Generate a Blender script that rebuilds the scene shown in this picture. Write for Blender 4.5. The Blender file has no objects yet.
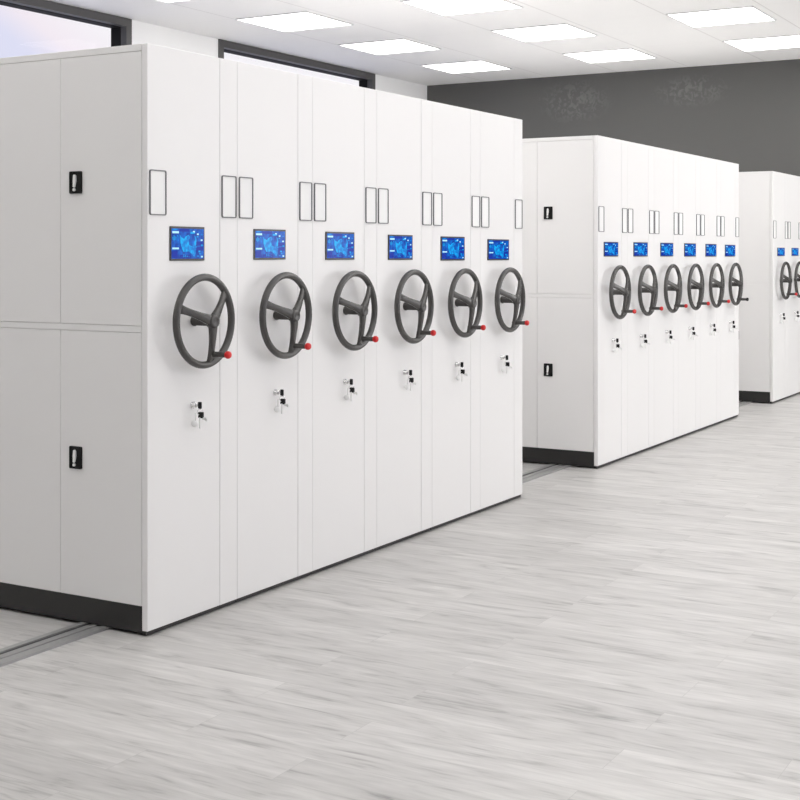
import bpy, bmesh, math, random
from mathutils import Vector, Matrix
PI = math.pi
random.seed(4)
S = bpy.context.scene
COL = S.collection

# ------------------------------------------------------------------ measures (metres)
Z = 0.022            # clearance under the front panels
U = 0.6035           # width of one carriage
MW = 0.478           # width of its wide front panel
H = 2.40
D = 4.53             # depth of a block
ZC = 4.093           # ceiling
WY, WX = 6.14, 13.47 # window wall, dark end wall
RY, BX = -6.5, -7.0  # unseen wall with windows added for fill light, wall behind

# ------------------------------------------------------------------ materials
def mat(name, col=(.8, .8, .8), rough=.5, metal=0.0, spec=.5, emit=None, es=1.0):
    m = bpy.data.materials.new(name); m.use_nodes = True
    b = m.node_tree.nodes['Principled BSDF']
    b.inputs['Base Color'].default_value = (*col, 1)
    b.inputs['Roughness'].default_value = rough
    b.inputs['Metallic'].default_value = metal
    b.inputs['Specular IOR Level'].default_value = spec
    if emit:
        b.inputs['Emission Color'].default_value = (*emit, 1)
        b.inputs['Emission Strength'].default_value = es
    return m

def nodes(m):
    nt = m.node_tree
    return nt, nt.nodes, nt.links, nt.nodes['Principled BSDF']

def coat(name, col, rough, bump=.015, scale=900):
    """powder coated steel: very fine orange-peel"""
    m = mat(name, col, rough)
    nt, N, L, b = nodes(m)
    tc = N.new('ShaderNodeTexCoord'); no = N.new('ShaderNodeTexNoise'); bp = N.new('ShaderNodeBump')
    no.inputs['Scale'].default_value = scale
    bp.inputs['Strength'].default_value = bump; bp.inputs['Distance'].default_value = .001
    L.new(tc.outputs['Object'], no.inputs['Vector']); L.new(no.outputs['Fac'], bp.inputs['Height'])
    L.new(bp.outputs['Normal'], b.inputs['Normal'])
    return m

M = {}
M['coat'] = coat('white_powder_coat', (.83, .822, .815), .38)
M['coat_edge'] = M['coat']
M['black'] = mat('black_plinth', (.018, .017, .016), .45)
M['void'] = mat('dark_steel', (.06, .06, .06), .6)
M['plate_line'] = mat('grey_plate_rim', (.17, .17, .175), .45)
M['card'] = mat('white_card', (.86, .86, .85), .5)
M['rubber'] = mat('dark_grey_plastic', (.066, .063, .060), .24)
M['rubber2'] = mat('black_plastic', (.006, .006, .006), .45, spec=.25)
M['red'] = mat('red_plastic', (.62, .012, .012), .3)
M['chrome'] = mat('chrome', (.82, .82, .82), .22, 1.0)
M['silver'] = mat('silver_white', (.86, .86, .85), .3)
M['bezel'] = mat('screen_bezel', (.008, .008, .009), .3)
M['alu'] = mat('track_steel', (.36, .36, .355), .4, .35)
M['alu_dark'] = mat('track_slot', (.05, .05, .05), .5)
M['wall'] = coat('white_wall_paint', (.93, .93, .925), .8, .05, 300)
M['frame'] = mat('dark_window_frame', (.085, .083, .082), .5)
M['frame_in'] = mat('window_reveal', (.012, .012, .012), .7, spec=.15)
M['lampframe'] = mat('lamp_frame', (.7, .7, .7), .4)
M['lamp'] = mat('lamp_diffuser', (.9, .9, .9), .5, emit=(1, .984, .962), es=5.0)
M['ui_cyan'] = mat('screen_cyan', (0, .02, .05), .2, emit=(.0, .32, .80), es=1.0)
M['ui_white'] = mat('screen_white', (.05, .05, .05), .2, emit=(.45, .85, 1.0), es=1.0)
M['ui_deep'] = mat('screen_deep', (0, 0, .02), .2, emit=(.003, .03, .36), es=1.0)

for k in ('ui_cyan', 'ui_white', 'ui_deep'): M[k].node_tree.nodes['Principled BSDF'].inputs['Specular IOR Level'].default_value = .1
# screen background: lit blue with cloudy patches
m = M['ui_blue'] = mat('screen_blue', (0, .01, .04), .2, spec=.1, emit=(0, .1, .7), es=1.0)
nt, N, L, b = nodes(m)
tc = N.new('ShaderNodeTexCoord'); no = N.new('ShaderNodeTexNoise'); cr = N.new('ShaderNodeValToRGB')
no.inputs['Scale'].default_value = 38; no.inputs['Detail'].default_value = 3
cr.color_ramp.elements[0].position = .35; cr.color_ramp.elements[0].color = (.0, .022, .30, 1)
cr.color_ramp.elements[1].position = .7; cr.color_ramp.elements[1].color = (.0, .15, .66, 1)
L.new(tc.outputs['Object'], no.inputs['Vector']); L.new(no.outputs['Fac'], cr.inputs['Fac'])
L.new(cr.outputs['Color'], b.inputs['Emission Color'])

m = M['ui_cyan']; nt, N, L, b = nodes(m)
tc = N.new('ShaderNodeTexCoord'); no = N.new('ShaderNodeTexNoise'); cr = N.new('ShaderNodeValToRGB')
no.inputs['Scale'].default_value = 55; no.inputs['Detail'].default_value = 2
cr.color_ramp.elements[0].position = .38; cr.color_ramp.elements[0].color = (.0, .16, .62, 1)
cr.color_ramp.elements[1].position = .62; cr.color_ramp.elements[1].color = (.0, .46, .90, 1)
L.new(tc.outputs['Object'], no.inputs['Vector']); L.new(no.outputs['Fac'], cr.inputs['Fac'])
L.new(cr.outputs['Color'], b.inputs['Emission Color'])

# ceiling: painted tiles, joints lined up with the lamps
m = M['ceiling'] = mat('ceiling_tiles', (.7, .7, .7), .75)
nt, N, L, b = nodes(m)
tc = N.new('ShaderNodeTexCoord'); sp = N.new('ShaderNodeSeparateXYZ'); L.new(tc.outputs['Object'], sp.inputs[0])
def joint(out, off, period, width):
    a = N.new('ShaderNodeMath'); a.operation = 'SUBTRACT'; a.inputs[1].default_value = off; L.new(out, a.inputs[0])
    f = N.new('ShaderNodeMath'); f.operation = 'PINGPONG'; f.inputs[1].default_value = period / 2; L.new(a.outputs[0], f.inputs[0])
    c = N.new('ShaderNodeMath'); c.operation = 'LESS_THAN'; c.inputs[1].default_value = width; L.new(f.outputs[0], c.inputs[0])
    return c.outputs[0]
js = [joint(sp.outputs['Y'], 1.055, 1.0275, .007), joint(sp.outputs['X'], 7.38, 1.025, .004)]
mx = N.new('ShaderNodeMath'); mx.operation = 'MAXIMUM'; L.new(js[0], mx.inputs[0])
sc = N.new('ShaderNodeMath'); sc.operation = 'MULTIPLY'; sc.inputs[1].default_value = .3; L.new(js[1], sc.inputs[0]); L.new(sc.outputs[0], mx.inputs[1])
mi = N.new('ShaderNodeMix'); mi.data_type = 'RGBA'; mi.inputs[6].default_value = (.93, .925, .915, 1); mi.inputs[7].default_value = (.74, .73, .72, 1)
L.new(mx.outputs[0], mi.inputs[0]); L.new(mi.outputs[2], b.inputs['Base Color'])

# dark end wall with faint pale leafy marks
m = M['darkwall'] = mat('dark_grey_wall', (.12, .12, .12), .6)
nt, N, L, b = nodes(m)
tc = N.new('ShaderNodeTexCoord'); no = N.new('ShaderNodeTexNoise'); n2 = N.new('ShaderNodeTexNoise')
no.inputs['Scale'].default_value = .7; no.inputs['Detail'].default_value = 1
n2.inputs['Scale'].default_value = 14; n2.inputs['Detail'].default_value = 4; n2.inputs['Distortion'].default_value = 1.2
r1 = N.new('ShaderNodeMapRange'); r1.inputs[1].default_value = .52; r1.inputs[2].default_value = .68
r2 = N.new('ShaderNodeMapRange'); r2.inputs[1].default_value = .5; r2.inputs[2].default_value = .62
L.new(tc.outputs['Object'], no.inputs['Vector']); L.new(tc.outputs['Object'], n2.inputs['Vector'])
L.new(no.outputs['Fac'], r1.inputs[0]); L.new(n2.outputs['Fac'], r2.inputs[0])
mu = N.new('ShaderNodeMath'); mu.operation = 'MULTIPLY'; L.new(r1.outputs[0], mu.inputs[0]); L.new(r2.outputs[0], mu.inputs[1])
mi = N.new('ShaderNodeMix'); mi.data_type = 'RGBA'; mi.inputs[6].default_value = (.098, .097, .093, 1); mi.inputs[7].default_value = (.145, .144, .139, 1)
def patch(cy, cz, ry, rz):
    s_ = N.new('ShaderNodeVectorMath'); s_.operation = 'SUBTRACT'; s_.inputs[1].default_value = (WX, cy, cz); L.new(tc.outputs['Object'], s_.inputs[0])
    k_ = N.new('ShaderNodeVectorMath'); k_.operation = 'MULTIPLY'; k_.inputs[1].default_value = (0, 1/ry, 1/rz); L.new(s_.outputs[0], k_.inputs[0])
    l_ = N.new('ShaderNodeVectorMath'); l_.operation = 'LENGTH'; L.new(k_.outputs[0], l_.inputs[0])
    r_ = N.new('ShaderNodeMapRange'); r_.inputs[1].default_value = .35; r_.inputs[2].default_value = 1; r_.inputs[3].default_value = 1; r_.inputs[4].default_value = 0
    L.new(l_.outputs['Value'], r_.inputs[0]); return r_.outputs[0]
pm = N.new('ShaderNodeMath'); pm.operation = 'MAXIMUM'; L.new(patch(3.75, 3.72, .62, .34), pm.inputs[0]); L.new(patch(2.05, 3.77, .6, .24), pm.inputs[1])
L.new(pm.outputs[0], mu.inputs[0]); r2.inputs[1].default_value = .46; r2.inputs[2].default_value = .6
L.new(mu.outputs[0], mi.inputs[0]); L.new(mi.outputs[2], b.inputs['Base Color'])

# floor: pale grey-washed planks running away from the fronts
m = M['floor'] = mat('grey_wood_planks', (.6, .6, .6), .36)
nt, N, L, b = nodes(m)
tc = N.new('ShaderNodeTexCoord'); mp = N.new('ShaderNodeMapping'); mp.inputs['Rotation'].default_value = (0, 0, PI/2)
L.new(tc.outputs['Object'], mp.inputs['Vector'])
br = N.new('ShaderNodeTexBrick')
br.inputs['Scale'].default_value = 1; br.inputs['Brick Width'].default_value = 1.3; br.inputs['Row Height'].default_value = .19
br.inputs['Mortar Size'].default_value = .0012; br.inputs['Mortar Smooth'].default_value = .6; br.inputs['Bias'].default_value = 0
br.inputs['Color1'].default_value = (.0, .0, .0, 1); br.inputs['Color2'].default_value = (1, 1, 1, 1); br.inputs['Mortar'].default_value = (.35, .35, .35, 1)
br.offset = .37
L.new(mp.outputs[0], br.inputs['Vector'])
# grain, stretched along the plank, shifted per plank
off = N.new('ShaderNodeVectorMath'); off.operation = 'MULTIPLY_ADD'; off.inputs[1].default_value = (7, 3, 5)
L.new(br.outputs['Color'], off.inputs[0]); L.new(mp.outputs[0], off.inputs[2])
def grain(sx, sy, detail, dist):
    q = N.new('ShaderNodeMapping'); q.inputs['Scale'].default_value = (sx, sy, 1); L.new(off.outputs[0], q.inputs['Vector'])
    n = N.new('ShaderNodeTexNoise'); n.inputs['Scale'].default_value = 1; n.inputs['Detail'].default_value = detail; n.inputs['Distortion'].default_value = dist
    L.new(q.outputs[0], n.inputs['Vector']); return n.outputs['Fac']
g1, g2 = grain(2.3, 13, 6, 1.1), grain(7, 70, 4, .5)
a1 = N.new('ShaderNodeMath'); a1.operation = 'MULTIPLY'; a1.inputs[1].default_value = .65; L.new(g1, a1.inputs[0])
a2 = N.new('ShaderNodeMath'); a2.operation = 'MULTIPLY_ADD'; a2.inputs[1].default_value = .35; L.new(g2, a2.inputs[0]); L.new(a1.outputs[0], a2.inputs[2])
cr = N.new('ShaderNodeValToRGB'); e = cr.color_ramp.elements
e[0].position = .28; e[0].color = (.25, .242, .235, 1)
e[1].position = .66; e[1].color = (.66, .648, .63, 1)
x = cr.color_ramp.elements.new(.44); x.color = (.52, .51, .496, 1)
L.new(a2.outputs[0], cr.inputs['Fac'])
tone = N.new('ShaderNodeMapRange'); tone.inputs[3].default_value = .83; tone.inputs[4].default_value = .94
L.new(br.outputs['Color'], tone.inputs[0])
vm = N.new('ShaderNodeVectorMath'); vm.operation = 'SCALE'; L.new(cr.outputs['Color'], vm.inputs[0]); L.new(tone.outputs[0], vm.inputs['Scale'])
jd = N.new('ShaderNodeMapRange'); jd.inputs[3].default_value = 1.0; jd.inputs[4].default_value = .8
L.new(br.outputs['Fac'], jd.inputs[0])
vj = N.new('ShaderNodeVectorMath'); vj.operation = 'SCALE'; L.new(vm.outputs[0], vj.inputs[0]); L.new(jd.outputs[0], vj.inputs['Scale'])
L.new(vj.outputs[0], b.inputs['Base Color'])

# window pane: clear with a weak reflection
m = M['glass'] = bpy.data.materials.new('window_glass'); m.use_nodes = True
nt = m.node_tree; N, L = nt.nodes, nt.links; N.clear()
o = N.new('ShaderNodeOutputMaterial'); tr = N.new('ShaderNodeBsdfTransparent'); gl = N.new('ShaderNodeBsdfGlossy'); ms = N.new('ShaderNodeMixShader')
gl.inputs['Roughness'].default_value = .03; ms.inputs[0].default_value = .004
L.new(tr.outputs[0], ms.inputs[1]); L.new(gl.outputs[0], ms.inputs[2]); L.new(ms.outputs[0], o.inputs[0])

# ------------------------------------------------------------------ mesh helpers
class MB:
    def __init__(s): s.bm = bmesh.new()
    def _fin(s, vs, mi, smooth=False):
        fs = {f for v in vs for f in v.link_faces}
        for f in fs: f.material_index = mi; f.smooth = smooth
    def box(s, a, b, mi=0, bev=0.0, seg=2):
        c = [(a[i] + b[i]) / 2 for i in range(3)]; d = [abs(b[i] - a[i]) for i in range(3)]
        r = bmesh.ops.create_cube(s.bm, size=1, matrix=Matrix.Translation(c) @ Matrix.Diagonal((*d, 1)))
        vs = r['verts']; s._fin(vs, mi)
        if bev:
            es = list({e for v in vs for e in v.link_edges})
            q = bmesh.ops.bevel(s.bm, geom=es, offset=bev, segments=seg, affect='EDGES', profile=.5)
            for f in q['faces']: f.material_index = mi; f.smooth = True
        return s
    def lathe(s, prof, origin, axis=(0, -1, 0), n=28, mi=0, smooth=True):
        """prof: [(distance along axis, radius)]"""
        ax = Vector(axis).normalized(); q = ax.to_track_quat('Z', 'Y').to_matrix()
        o = Vector(origin); rings = []
        for t, r in prof:
            if r < 1e-6: rings.append([s.bm.verts.new(o + ax * t)])
            else: rings.append([s.bm.verts.new(o + ax * t + q @ Vector((r*math.cos(2*PI*k/n), r*math.sin(2*PI*k/n), 0))) for k in range(n)])
        for A, B in zip(rings, rings[1:]):
            for k in range(n):
                k2 = (k + 1) % n
                vs = [A[k % len(A)], A[k2 % len(A)], B[k2 % len(B)], B[k % len(B)]]
                u = []
                for v in vs:
                    if v not in u: u.append(v)
                if len(u) > 2:
                    f = s.bm.faces.new(u); f.material_index = mi; f.smooth = smooth
        for R in (rings[0], rings[-1]):
            if len(R) > 2:
                f = s.bm.faces.new(R); f.material_index = mi
        return s
    def torus(s, R, r, c, axis=(0, -1, 0), n=56, k=14, mi=0, sy=1.0):
        ax = Vector(axis).normalized(); q = ax.to_track_quat('Z', 'Y').to_matrix(); o = Vector(c)
        g = [[s.bm.verts.new(o + q @ Vector(((R + r*math.cos(2*PI*j/k))*math.cos(2*PI*i/n), (R + r*math.cos(2*PI*j/k))*sy*math.sin(2*PI*i/n), r*math.sin(2*PI*j/k)))) for j in range(k)] for i in range(n)]
        for i in range(n):
            for j in range(k):
                f = s.bm.faces.new((g[i][j], g[(i+1) % n][j], g[(i+1) % n][(j+1) % k], g[i][(j+1) % k])); f.smooth = True; f.material_index = mi
        return s
    def loft(s, secs, mi=0):
        """secs: list of rings of equal length, closed with caps"""
        R = [[s.bm.verts.new(p) for p in sec] for sec in secs]; n = len(R[0])
        for A, B in zip(R, R[1:]):
            for k in range(n):
                f = s.bm.faces.new((A[k], A[(k+1) % n], B[(k+1) % n], B[k])); f.smooth = True; f.material_index = mi
        for r in (R[0], R[-1]):
            f = s.bm.faces.new(r); f.material_index = mi
        return s
    def prism(s, pts, a, b, plane='XZ', mi=0):
        """flat outline pushed from a to b along the remaining axis"""
        f3 = {'XZ': lambda p, t: (p[0], t, p[1]), 'YZ': lambda p, t: (t, p[0], p[1]), 'XY': lambda p, t: (p[0], p[1], t)}[plane]
        A = [s.bm.verts.new(f3(p, a)) for p in pts]; B = [s.bm.verts.new(f3(p, b)) for p in pts]; n = len(pts)
        fs = [s.bm.faces.new(A), s.bm.faces.new(B)] + [s.bm.faces.new((A[k], A[(k+1) % n], B[(k+1) % n], B[k])) for k in range(n)]
        for f in fs: f.material_index = mi
        return s
    def ring(s, outer, inner, a, b, plane='XZ', mi=0):
        f3 = {'XZ': lambda p, t: (p[0], t, p[1]), 'YZ': lambda p, t: (t, p[0], p[1]), 'XY': lambda p, t: (p[0], p[1], t)}[plane]
        V = [[s.bm.verts.new(f3(p, t)) for p in P] for P, t in ((outer, a), (outer, b), (inner, b), (inner, a))]; n = len(outer)
        for q in range(4):
            A, B = V[q], V[(q+1) % 4]
            for k in range(n):
                f = s.bm.faces.new((A[k], A[(k+1) % n], B[(k+1) % n], B[k])); f.material_index = mi
        return s
    def mesh(s, name, mats):
        bmesh.ops.recalc_face_normals(s.bm, faces=s.bm.faces[:])
        me = bpy.data.meshes.new(name); s.bm.to_mesh(me); s.bm.free()
        for k in (mats if isinstance(mats, (list, tuple)) else [mats]): me.materials.append(M[k])
        return me

def rrect(x0, x1, z0, z1, r, n=5):
    P = []
    for cx, cz, a0 in ((x1-r, z1-r, 0), (x0+r, z1-r, 90), (x0+r, z0+r, 180), (x1-r, z0+r, 270)):
        for k in range(n + 1):
            a = math.radians(a0 + 90*k/n); P.append((cx + r*math.cos(a), cz + r*math.sin(a)))
    return P

def obj(name, me, parent=None, loc=(0, 0, 0), **kw):
    o = bpy.data.objects.new(name, me); COL.objects.link(o); o.location = loc
    if parent: o.parent = parent
    for k, v in kw.items(): o[k] = v
    return o
def struct(name, me, parent=None):
    return obj(name, me, parent, kind='structure')
def copy_tree(o, parent=None):
    c = o.copy(); COL.objects.link(c)
    if parent: c.parent = parent
    for ch in [x for x in o.children]: copy_tree(ch, c)
    return c

# ------------------------------------------------------------------ room
struct('floor', MB().box((BX-.2, RY-.2, -.1), (WX+.2, WY+.5, 0)).mesh('floor', 'floor'))
struct('ceiling', MB().box((BX-.2, RY-.2, ZC), (WX+.2, WY+.5, ZC+.12)).mesh('ceiling', 'ceiling'))
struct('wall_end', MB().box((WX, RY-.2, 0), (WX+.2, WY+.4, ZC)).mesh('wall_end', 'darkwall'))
struct('wall_rear', MB().box((BX-.2, RY-.2, 0), (BX, WY+.4, ZC)).mesh('wall_rear', 'wall'))

def wall_y(name, y0, y1, openings, zs, mt='wall'):
    w = MB(); x = BX; z0, z1 = zs
    for a, b in openings:
        w.box((x, y0, 0), (a, y1, ZC)); w.box((a, y0, 0), (b, y1, z0))
        if z1 < ZC - .01: w.box((a, y0, z1), (b, y1, ZC))
        x = b
    w.box((x, y0, 0), (WX, y1, ZC))
    struct(name, w.mesh(name, mt))
CW = .086
win = [(-.95, 2.6), (3.30, 6.85), (8.38, 11.93)]
wall_y('wall_left', WY, WY+.196, win, (1.3, ZC))
wr = [(-5.2, -1.6), (-.6, 3.0), (4.0, 7.6), (8.6, 12.2)]  # openings added in the unseen wall to carry the fill lamps
wall_y('wall_right', RY-.3, RY, wr, (1.0, 3.7))

n = 0
def window(a, b, z0, z1, y, out, n):
    """y: inner wall face; out: +1 / -1 towards outdoors"""
    fr = MB()
    o = [(a, z0), (b, z0), (b, z1), (a, z1)]; i = [(a+CW, z0+CW), (b-CW, z0+CW), (b-CW, z1-CW), (a+CW, z1-CW)]
    fr.ring(o, i, y - out*.02, y + out*.06, 'XZ', 0)
    o2 = [(a+.004, z0+.004), (b-.004, z0+.004), (b-.004, z1-.004), (a+.004, z1-.004)]
    i2 = [(a+CW+.006, z0+CW+.006), (b-CW-.006, z0+CW+.006), (b-CW-.006, z1-CW-.006), (a+CW+.006, z1-CW-.006)]
    fr.ring(o2, i2, y + out*.062, y + out*.195, 'XZ', 1)
    w = struct('window_%d' % n, fr.mesh('window_frame', ['frame', 'frame_in']))
    p = MB().box((a+CW, y + out*.196, z0+CW), (b-CW, y + out*.202, z1-CW))
    obj('pane', p.mesh('pane', 'glass'), w)
for k, (a, b) in enumerate(win): window(a, b, 1.3, ZC-.003, WY, 1, k+1)
for k, (a, b) in enumerate(wr): window(a, b, 1.0, 3.7, RY, -1, k+4)  # unseen windows, added to go with the fill lamps

# ------------------------------------------------------------------ ceiling lights
LS = .925
lf = MB(); o = [(0, 0), (LS, 0), (LS, LS), (0, LS)]; t = .014
lf.ring(o, [(t, t), (LS-t, t), (LS-t, LS-t), (t, LS-t)], ZC-.014, ZC-.001, 'XY')
lf_me = lf.mesh('lamp_frame', 'lampframe')
ld_me = MB().box((t, t, ZC-.009), (LS-t, LS-t, ZC-.002)).mesh('lamp_diffuser', 'lamp')
rows = {4.215: 'in the row nearest the window wall', 2.16: 'in the middle row of the ceiling', .105: 'in the row above the open aisle'}
cols = {5.33: 'cut by the top edge of the picture, nearest the camera', 7.385: 'closest to the camera', 9.435: 'midway along', 11.465: 'next to the dark wall'}
for r in range(6):
    y = 4.215 - 2.055*r
    for c in range(10):
        x = 7.385 + 2.04*(c - 7)
        if x < -3.5 or x > WX - 1: continue
        e = obj('ceiling_light', None, None, (x, y, 0)); e['category'] = 'light'
        seen = (r, c) in {(0, 6), (0, 7), (0, 8), (0, 9), (1, 7), (1, 8), (1, 9), (2, 8), (2, 9)}
        if seen:
            row = ['in the first row from the windows', 'in the second row from the windows', 'in the third row from the windows'][r]
            if r == 0: col = {6: 'only a corner showing', 7: 'largest whole one there', 8: 'above the nearest block', 9: 'beside the dark wall'}[c]
            elif r == 1: col = {7: 'cut off by the top edge', 8: 'between its two neighbours', 9: 'nearest the dark wall'}[c]
            else: col = {8: 'whole and nearer the camera', 9: 'close to the dark wall'}[c]
            e['label'] = 'square ceiling light ' + row + ', ' + col
            e['group'] = 'square ceiling lights'
        else:
            e['label'] = 'bright square ceiling light beyond the edge of the view'
            e['group'] = 'ceiling lights out of view'
        obj('frame', lf_me, e); obj('diffuser', ld_me, e)

# ------------------------------------------------------------------ one cabinet carriage
body_first = MB()
body_first.box((.013, .032, .098+Z), (U-.002, D, H-.002+Z), 0)
body_first.box((0, .032, H-.028+Z), (.013, D, H+Z), 0, .0015)
body_first.box((0, .032, 1.219+Z), (.013, D, 1.244+Z), 0, .001)
body_first.box((.0131, .0321, H-.004+Z), (U-.002, D, H+Z), 0)
body_first_me = body_first.mesh('carcass', 'coat')
body_me = MB().box((.0008, .032, .098+Z), (U-.002, D, H+Z), 0).mesh('carcass', 'coat')
plinth_me = MB().box((.004, .036, .013), (U-.004, D-.02, .0975+Z), 0).box((.006, .012, .003), (U-.001, .0362, Z-.0008), 0).mesh('plinth', 'black')  # second box: black strip standing in for shade in the gap under the panel
panel_me = MB().box((0, 0, Z), (MW-.0012, .030, H+Z), 0, .003, 3).mesh('front_panel', 'coat')
strip_me = MB().box((MW+.0012, 0, Z), (U-.0012, .030, H+Z), 0, .002, 2).mesh('narrow_panel', 'coat')

def plate(x0, x1):
    z0, z1 = 1.700+Z, 1.886+Z; w = .0042
    f = MB().ring(rrect(x0, x1, z0, z1, .009), rrect(x0+w, x1-w, z0+w, z1-w, .006), -.006, 0, 'XZ').mesh('label_holder', 'plate_line')
    c = MB().prism(rrect(x0+w, x1-w, z0+w, z1-w, .006), -.002, -.0002, 'XZ').mesh('card', 'card')
    return f, c
plateA, plateB = plate(.010, .113), plate(.488, .592)

# touch screen
sx0, sx1, sz0, sz1 = -.125, .125, -.07, .07; bw = .0085
bez = MB(); bez.box((sx0, -.005, sz0), (sx1, 0, sz1), 0, .0015)
bez_me = bez.mesh('touch_screen', 'bezel')
ui = MB(); W, Hh = sx1-sx0-2*bw, sz1-sz0-2*bw
def P(u, v): return (sx0+bw+u*W, sz0+bw+v*Hh)
ui.prism([P(0, 0), P(1, 0), P(1, 1), P(0, 1)], -.0058, -.0050, 'XZ', 0)
def q(u0, v0, u1, v1, mi, d=.0061): ui.prism([P(u0, v0), P(u1, v0), P(u1, v1), P(u0, v1)], -d, -.0058, 'XZ', mi)
q(.02, .84, .22, .91, 2); q(.02, .31, .22, .37, 2); q(.02, .95, .18, .985, 1)
q(.58, .83, .72, .9, 1); q(.66, .88, .72, .93, 2)
for k, (u, v) in enumerate([(.81, .82), (.93, .81), (.80, .73), (.93, .62), (.94, .45), (.82, .08), (.94, .06), (.88, .16), (.86, .24)]):
    q(u-.025, v-.025, u+.03, v+.03, 1 if k % 3 else 2)
for k in range(6): q(.03+.033*k, .62-.02*(k % 2), .045+.033*k, .72+.03*((k*5) % 3), 1)
q(.02, .02, .18, .26, 3); q(.76, .44, .98, .58, 3); q(.78, .27, .98, .40, 3); q(.26, .02, .56, .13, 3); q(.23, .9, .55, .99, 3)
for k in range(5): q(.30+.055*k, .05, .33+.055*k, .07+.03*((k*3) % 4), 1)
ui.prism([P(.25, .80), P(.29, .72), P(.38, .66), (P(.43, .74)), P(.52, .80), P(.57, .71), P(.52, .62), P(.54, .46), P(.64, .40), P(.68, .52), P(.73, .64), P(.70, .80), P(.76, .70), P(.78, .55), P(.74, .42), P(.88, .40), P(.74, .36), P(.75, .2), P(.70, .06), P(.60, .18), P(.52, .24), P(.36, .22), P(.33, .30), P(.27, .50)], -.0060, -.0058, 'XZ', 1)
ui_me = ui.mesh('display', ['ui_blue', 'ui_cyan', 'ui_white', 'ui_deep'])

# handwheel: rim, dished spokes, hub, stub axle, crank grip with a knob
WCX, WCZ, RM, TR = .295, 1.2555+Z, .186, .0158
WYP = -.060
rim_me = MB().torus(RM, TR, (WCX, WYP, WCZ), n=72, k=18).mesh('handwheel', 'rubber')
hub_me = MB().lathe([(.084, .024), (.088, .029), (.114, .029), (.120, .026), (.122, .018), (.119, .014), (.119, 0)], (WCX, 0, WCZ)).mesh('hub', 'rubber')
axle_me = MB().lathe([(0, .021), (.003, .023), (.010, .023), (.013, .020), (.086, .020)], (WCX, 0, WCZ)).mesh('axle', 'rubber')
def spoke(a):
    a = math.radians(a); rad = Vector((math.cos(a), 0, math.sin(a))); tan = Vector((-math.sin(a), 0, math.cos(a))); up = Vector((0, -1, 0))
    S_ = []
    for k in range(9):
        t = k/8; r = .012 + t*(RM-.012-.006)
        y = .102 + (.062-.102)*(t**1.4)
        w = .024 - .010*math.sin(t*PI*.62) + (.006*t**4); h = .0135 - .004*t
        c = Vector((WCX, 0, WCZ)) + rad*r + up*y
        ring = []
        for j in range(12):
            b_ = 2*PI*j/12; cu, su = math.cos(b_), math.sin(b_)
            ring.append(c + tan*(w*math.copysign(abs(cu)**.6, cu)) + up*(h*math.copysign(abs(su)**.6, su)))
        S_.append(ring)
    return MB().loft(S_).mesh('spoke', 'rubber')
SP = [spoke(a) for a in (41, 161, 281)]
ga = math.radians(283); gx, gz = WCX + .158*math.cos(ga), WCZ + .146*math.sin(ga)
grip_me = MB().lathe([(.058, .009), (.076, .012), (.120, .0125), (.146, .0115), (.148, .008)], (gx, 0, gz), n=20).mesh('crank_grip', 'rubber')
knob_p = [(.146, .009), (.148, .0145), (.154, .0165), (.162, .016), (.168, .012), (.17, .006), (.17, 0)]
knob_me = MB().lathe(knob_p, (gx, 0, gz), n=20).mesh('knob', 'red')
knobk_me = MB().lathe(knob_p, (gx, 0, gz), n=20).mesh('knob', 'rubber2')

# lock with the key in it
LX, LZ = .290, .897+Z
lock_me = MB().lathe([(0, .015), (.004, .015), (.006, .0125), (.018, .0115), (.020, .010), (.020, 0)], (LX, 0, LZ), n=24).mesh('lock', 'chrome')
lk = MB(); lk.box((LX-.0015, -.028, LZ-.005), (LX+.0015, -.017, LZ+.005), 1)
lk.box((LX-.004, -.048, LZ-.014), (LX+.004, -.030, LZ+.015), 0, .003)
lk_me = lk.mesh('lock_key', ['rubber2', 'chrome'])

# doors on the end of a block
def latch(y, zc):
    d = MB().prism(rrect(y-.034, y+.034, zc-.047, zc+.047, .006), -.006, .002, 'YZ', 0)
    d.ring(rrect(y-.034, y+.034, zc-.047, zc+.047, .006), rrect(y-.029, y+.029, zc-.042, zc+.042, .004), -.008, -.006, 'YZ', 0)
    a = d.mesh('latch_plate', 'rubber2')
    l = MB(); tops = [(y+.006, zc+.031), (y+.001, zc+.033), (y-.005, zc+.028), (y-.006, zc+.008), (y-.001, zc-.018), (y+.003, zc-.022), (y+.009, zc-.018), (y+.008, zc-.004), (y+.009, zc+.006)]
    l.prism(tops, -.0135, -.006, 'YZ'); l.lathe([(.006, .0065), (.013, .0065), (.014, .005), (.014, 0)], (0, y+.004, zc-.031), (-1, 0, 0), 16)
    return a, l.mesh('lever', 'silver')
doors = []
for k in range(10):
    y0 = .0325 + .4487*k; y1 = y0 + .4469
    right = (k % 2 == 0)
    hy = y1 - .090
    for z0, z1, hz in ((1.2457+Z, H-.0297+Z, 1.842+Z), (.100+Z, 1.2173+Z, .682+Z)):
        me = MB().box((0, y0, z0), (.0128, y1, z1), 0, .0018, 2).mesh('door', 'coat')
        doors.append((me, latch(hy, hz) if right else None))

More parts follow.
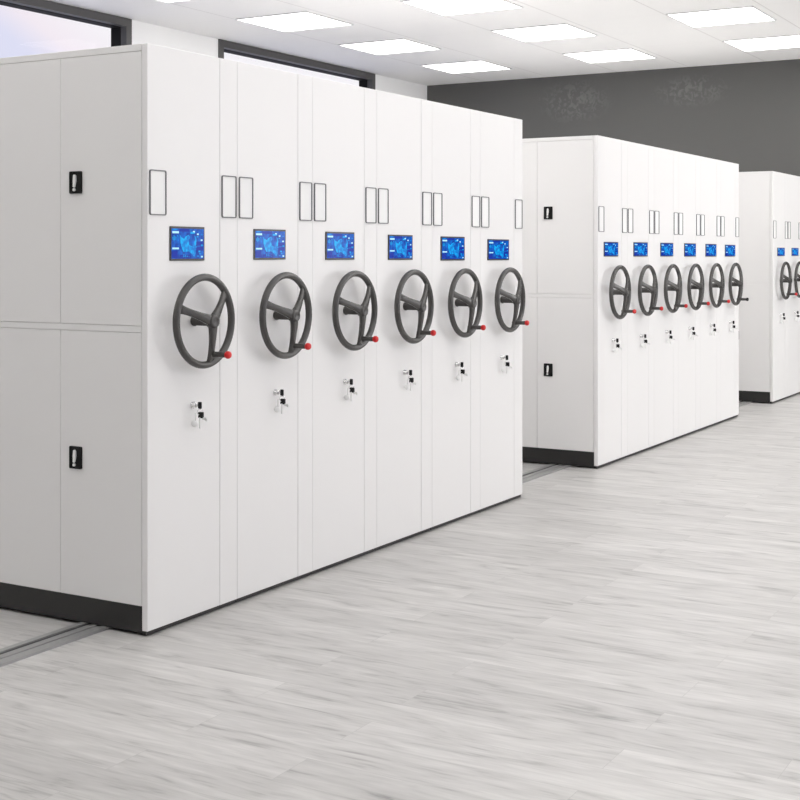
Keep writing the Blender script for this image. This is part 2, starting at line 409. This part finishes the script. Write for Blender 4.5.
def unit(first):
    e = obj('mobile_shelving_cabinet', None)
    obj('carcass', body_first_me if first else body_me, e)
    obj('plinth', plinth_me, e, label='black recessed plinth')
    obj('front_panel', panel_me, e); obj('narrow_panel', strip_me, e)
    for f, c in (plateA, plateB):
        h = obj('label_holder', f, e, label='grey outlined label holder'); obj('card', c, h)
    s = obj('touch_screen', bez_me, e, (.245, 0, 1.578+Z), label='black framed touch screen'); obj('display', ui_me, s, label='glowing blue display')
    w = obj('handwheel', rim_me, e, label='dark grey three spoke handwheel')
    obj('hub', hub_me, w); obj('axle', axle_me, w)
    for sm in SP: obj('spoke', sm, w)
    obj('crank_grip', grip_me, w); obj('knob', knob_me, w, label='red knob')
    l = obj('lock', lock_me, e, label='chrome cylinder lock'); obj('lock_key', lk_me, l, label='black headed key')
    if first:
        for me, la in doors:
            d = obj('door', me, e)
            if la:
                obj('latch_plate', la[0], d, label='black latch plate'); obj('lever', la[1], d, label='white lever')
    return e

# ring of spare key and tag hanging from the key in the lock
def bunch():
    e = obj('key_ring', None)
    x, y, z = LX, -.040, LZ-.010
    obj('ring', MB().torus(.013, .0015, (x, y, LZ-.014-.0150), (1, .5, 0), 28, 8).mesh('ring', 'chrome'), e)
    k = MB(); k.box((x-.003, y-.014, z-.044), (x+.010, y+.010, z-.018), 0, .003)
    k.box((x+.002, y-.030, z-.052), (x+.005, y-.008, z-.040), 1)
    k.box((x+.002, y-.034, z-.056), (x+.005, y-.026, z-.044), 1)
    obj('spare_key', k.mesh('spare_key', ['rubber2', 'silver']), e, label='black headed spare key')
    t_ = MB(); t_.lathe([(0, .0), (0, .0155), (.003, .0165), (.006, .0155), (.006, 0)], (x-.010, y+.022, z-.066), (-.5, -1, 0), 24)
    t_.box((x-.013, y+.012, z-.054), (x-.009, y+.018, z-.020), 0, .001)
    t_.box((x-.004, y-.004, z-.088), (x+.001, y+.004, z-.040), 0, .0015)
    obj('tag', t_.mesh('tag', 'silver'), e, label='pale metal tag')
    return e

ORD = ['first', 'second', 'third', 'fourth', 'fifth', 'sixth']
blocks = [(0.0, 'nearest block', 'mobile cabinets of the nearest block', 6),
          (4.915, 'middle block', 'mobile cabinets of the middle block', 6),
          (9.793, 'farthest block', 'mobile cabinets of the farthest block', 6)]
proto_first = unit(True); proto = unit(False); kproto = bunch()
used = set()
# the screens differ a little in size from cabinet to cabinet: x0, x1, z0, z1
SCR = [(.137, .365, 1.512, 1.656), (.120, .370, 1.514, 1.654), (.110, .376, 1.511, 1.650), (.112, .374, 1.508, 1.643), (.098, .392, 1.502, 1.640), (.095, .394, 1.501, 1.630),
       (.113, .400, 1.520, 1.628), (.130, .445, 1.519, 1.630), (.150, .465, 1.518, 1.630), (.155, .470, 1.516, 1.630), (.150, .470, 1.515, 1.628), (.140, .470, 1.514, 1.624),
       (.170, .470, 1.516, 1.604), (.170, .470, 1.516, 1.604)]
def take(p):
    if p.name in used: return copy_tree(p)
    used.add(p.name); return p
for bi, (bx, bn, grp, nu) in enumerate(blocks):
    for k in range(nu):
        e = take(proto_first if k == 0 else proto)
        e.location = (bx + U*k, 0, 0)
        e['category'] = 'cabinet'; e['group'] = grp
        if k == 0: lab = 'white mobile shelving cabinet with its doored side in view, starting the ' + bn
        elif k == nu-1: lab = 'white mobile shelving cabinet with handwheel, %s and last in the %s' % (ORD[k], bn)
        else: lab = 'white mobile shelving cabinet with handwheel, %s from the near end of the %s' % (ORD[k], bn)
        if bi == 1 and k == 5:
            lab = 'white mobile shelving cabinet with a black knobbed handwheel, last in the middle block'
        e['label'] = lab
        x0, x1, z0, z1 = SCR[min(bi*6+k, 13)]
        for ch in e.children:
            if ch.name.startswith('touch_screen'):
                ch.location = ((x0+x1)/2, 0, (z0+z1)/2+Z); ch.scale = ((x1-x0)/.25, 1, (z1-z0)/.14)
        if bi < 2 or k < 2:
            r = take(kproto); r.location = (bx + U*k, 0, 0)
            r['category'] = 'keys'; r['group'] = 'key rings on the locks of the ' + bn
            r['label'] = 'small key ring hanging from the lock of the %s cabinet in the %s' % (ORD[k], bn)
        if bi == 1 and k == 5:
            for ch in e.children:
                if ch.name.startswith('handwheel'):
                    for c2 in ch.children:
                        if c2.name.startswith('knob'): c2.data = knobk_me; c2['label'] = 'black knob'

# ------------------------------------------------------------------ floor tracks
for k, y in enumerate((.295, 1.55, 2.85, 4.15)):
    t_ = MB(); a, b_ = -1.1, WX-.02
    t_.box((a, y-.075, 0), (b_, y+.075, .004), 0)
    t_.box((a, y-.075, .004), (b_, y-.045, .011), 0); t_.box((a, y+.045, .004), (b_, y+.075, .011), 0)
    t_.box((a, y-.045, .004), (b_, y-.036, .006), 1); t_.box((a, y+.036, .004), (b_, y+.045, .006), 1)
    t_.box((a, y-.012, .004), (b_, y+.012, .009), 0)
    o = obj('floor_track', t_.mesh('floor_track', ['alu', 'alu_dark']))
    o['category'] = 'track'; o['group'] = 'steel tracks under the cabinets'
    o['label'] = ['grey steel floor track running under the cabinets just behind their fronts', 'grey steel floor track second behind the cabinet fronts',
                  'grey steel floor track third behind the cabinet fronts', 'grey steel floor track farthest behind the cabinet fronts'][k]

# ------------------------------------------------------------------ light
w = bpy.data.worlds.new('World'); S.world = w; w.use_nodes = True
nt = w.node_tree; N, L = nt.nodes, nt.links; bg = N['Background']
tc = N.new('ShaderNodeTexCoord'); sp = N.new('ShaderNodeSeparateXYZ'); L.new(tc.outputs['Generated'], sp.inputs[0])
no = N.new('ShaderNodeTexNoise'); no.inputs['Scale'].default_value = 1.8; L.new(tc.outputs['Generated'], no.inputs['Vector'])
ad = N.new('ShaderNodeMath'); ad.operation = 'MULTIPLY_ADD'; ad.inputs[1].default_value = .03; L.new(no.outputs['Fac'], ad.inputs[0])
a3 = N.new('ShaderNodeMath'); a3.operation = 'ADD'; L.new(sp.outputs['X'], a3.inputs[0]); L.new(sp.outputs['Z'], a3.inputs[1]); L.new(a3.outputs[0], ad.inputs[2])
cr = N.new('ShaderNodeValToRGB'); e = cr.color_ramp.elements
e[0].position = .850; e[0].color = (.73, .74, .91, 1)
e[1].position = .905; e[1].color = (.93, .91, .95, 1)
x = cr.color_ramp.elements.new(.872); x.color = (.90, .83, .90, 1)
L.new(ad.outputs[0], cr.inputs['Fac']); L.new(cr.outputs['Color'], bg.inputs['Color'])
bg.inputs['Strength'].default_value = 1.0

def area(name, loc, rot, sx, sy, power, col=(1, 1, 1)):
    l = bpy.data.lights.new(name, 'AREA'); l.shape = 'RECTANGLE'; l.size = sx; l.size_y = sy; l.energy = power; l.color = col
    o = bpy.data.objects.new(name, l); COL.objects.link(o); o.location = loc; o.rotation_euler = rot
for (a, b_), pw in zip(wr, (1, 4, 50, 165)):  # added fill lamps outside the unseen windows, strongest towards the dark wall
    area('window_daylight', ((a+b_)/2, RY-.45, 2.35), (PI/2, 0, 0), b_-a-.2, 2.5, pw, (1, .99, .98))

# ------------------------------------------------------------------ camera
cam = bpy.data.cameras.new('camera'); co = bpy.data.objects.new('camera', cam); COL.objects.link(co)
co.location = (-4.2094, -3.6266, 1.5423 + Z)
co.rotation_euler = (PI/2, 0, math.radians(30.075 - 90))
cam.sensor_width = 36; cam.lens = 1340/800*36; cam.shift_x = 0; cam.shift_y = -(400-253.5)/800
cam.clip_end = 100
S.camera = co
S.view_settings.view_transform = 'Standard'; S.view_settings.look = 'None'
S.view_settings.exposure = 0.0; S.view_settings.gamma = 1; S.view_settings.use_curve_mapping = False
S.cycles.use_denoising = True
S.cycles.max_bounces = 10; S.cycles.diffuse_bounces = 6
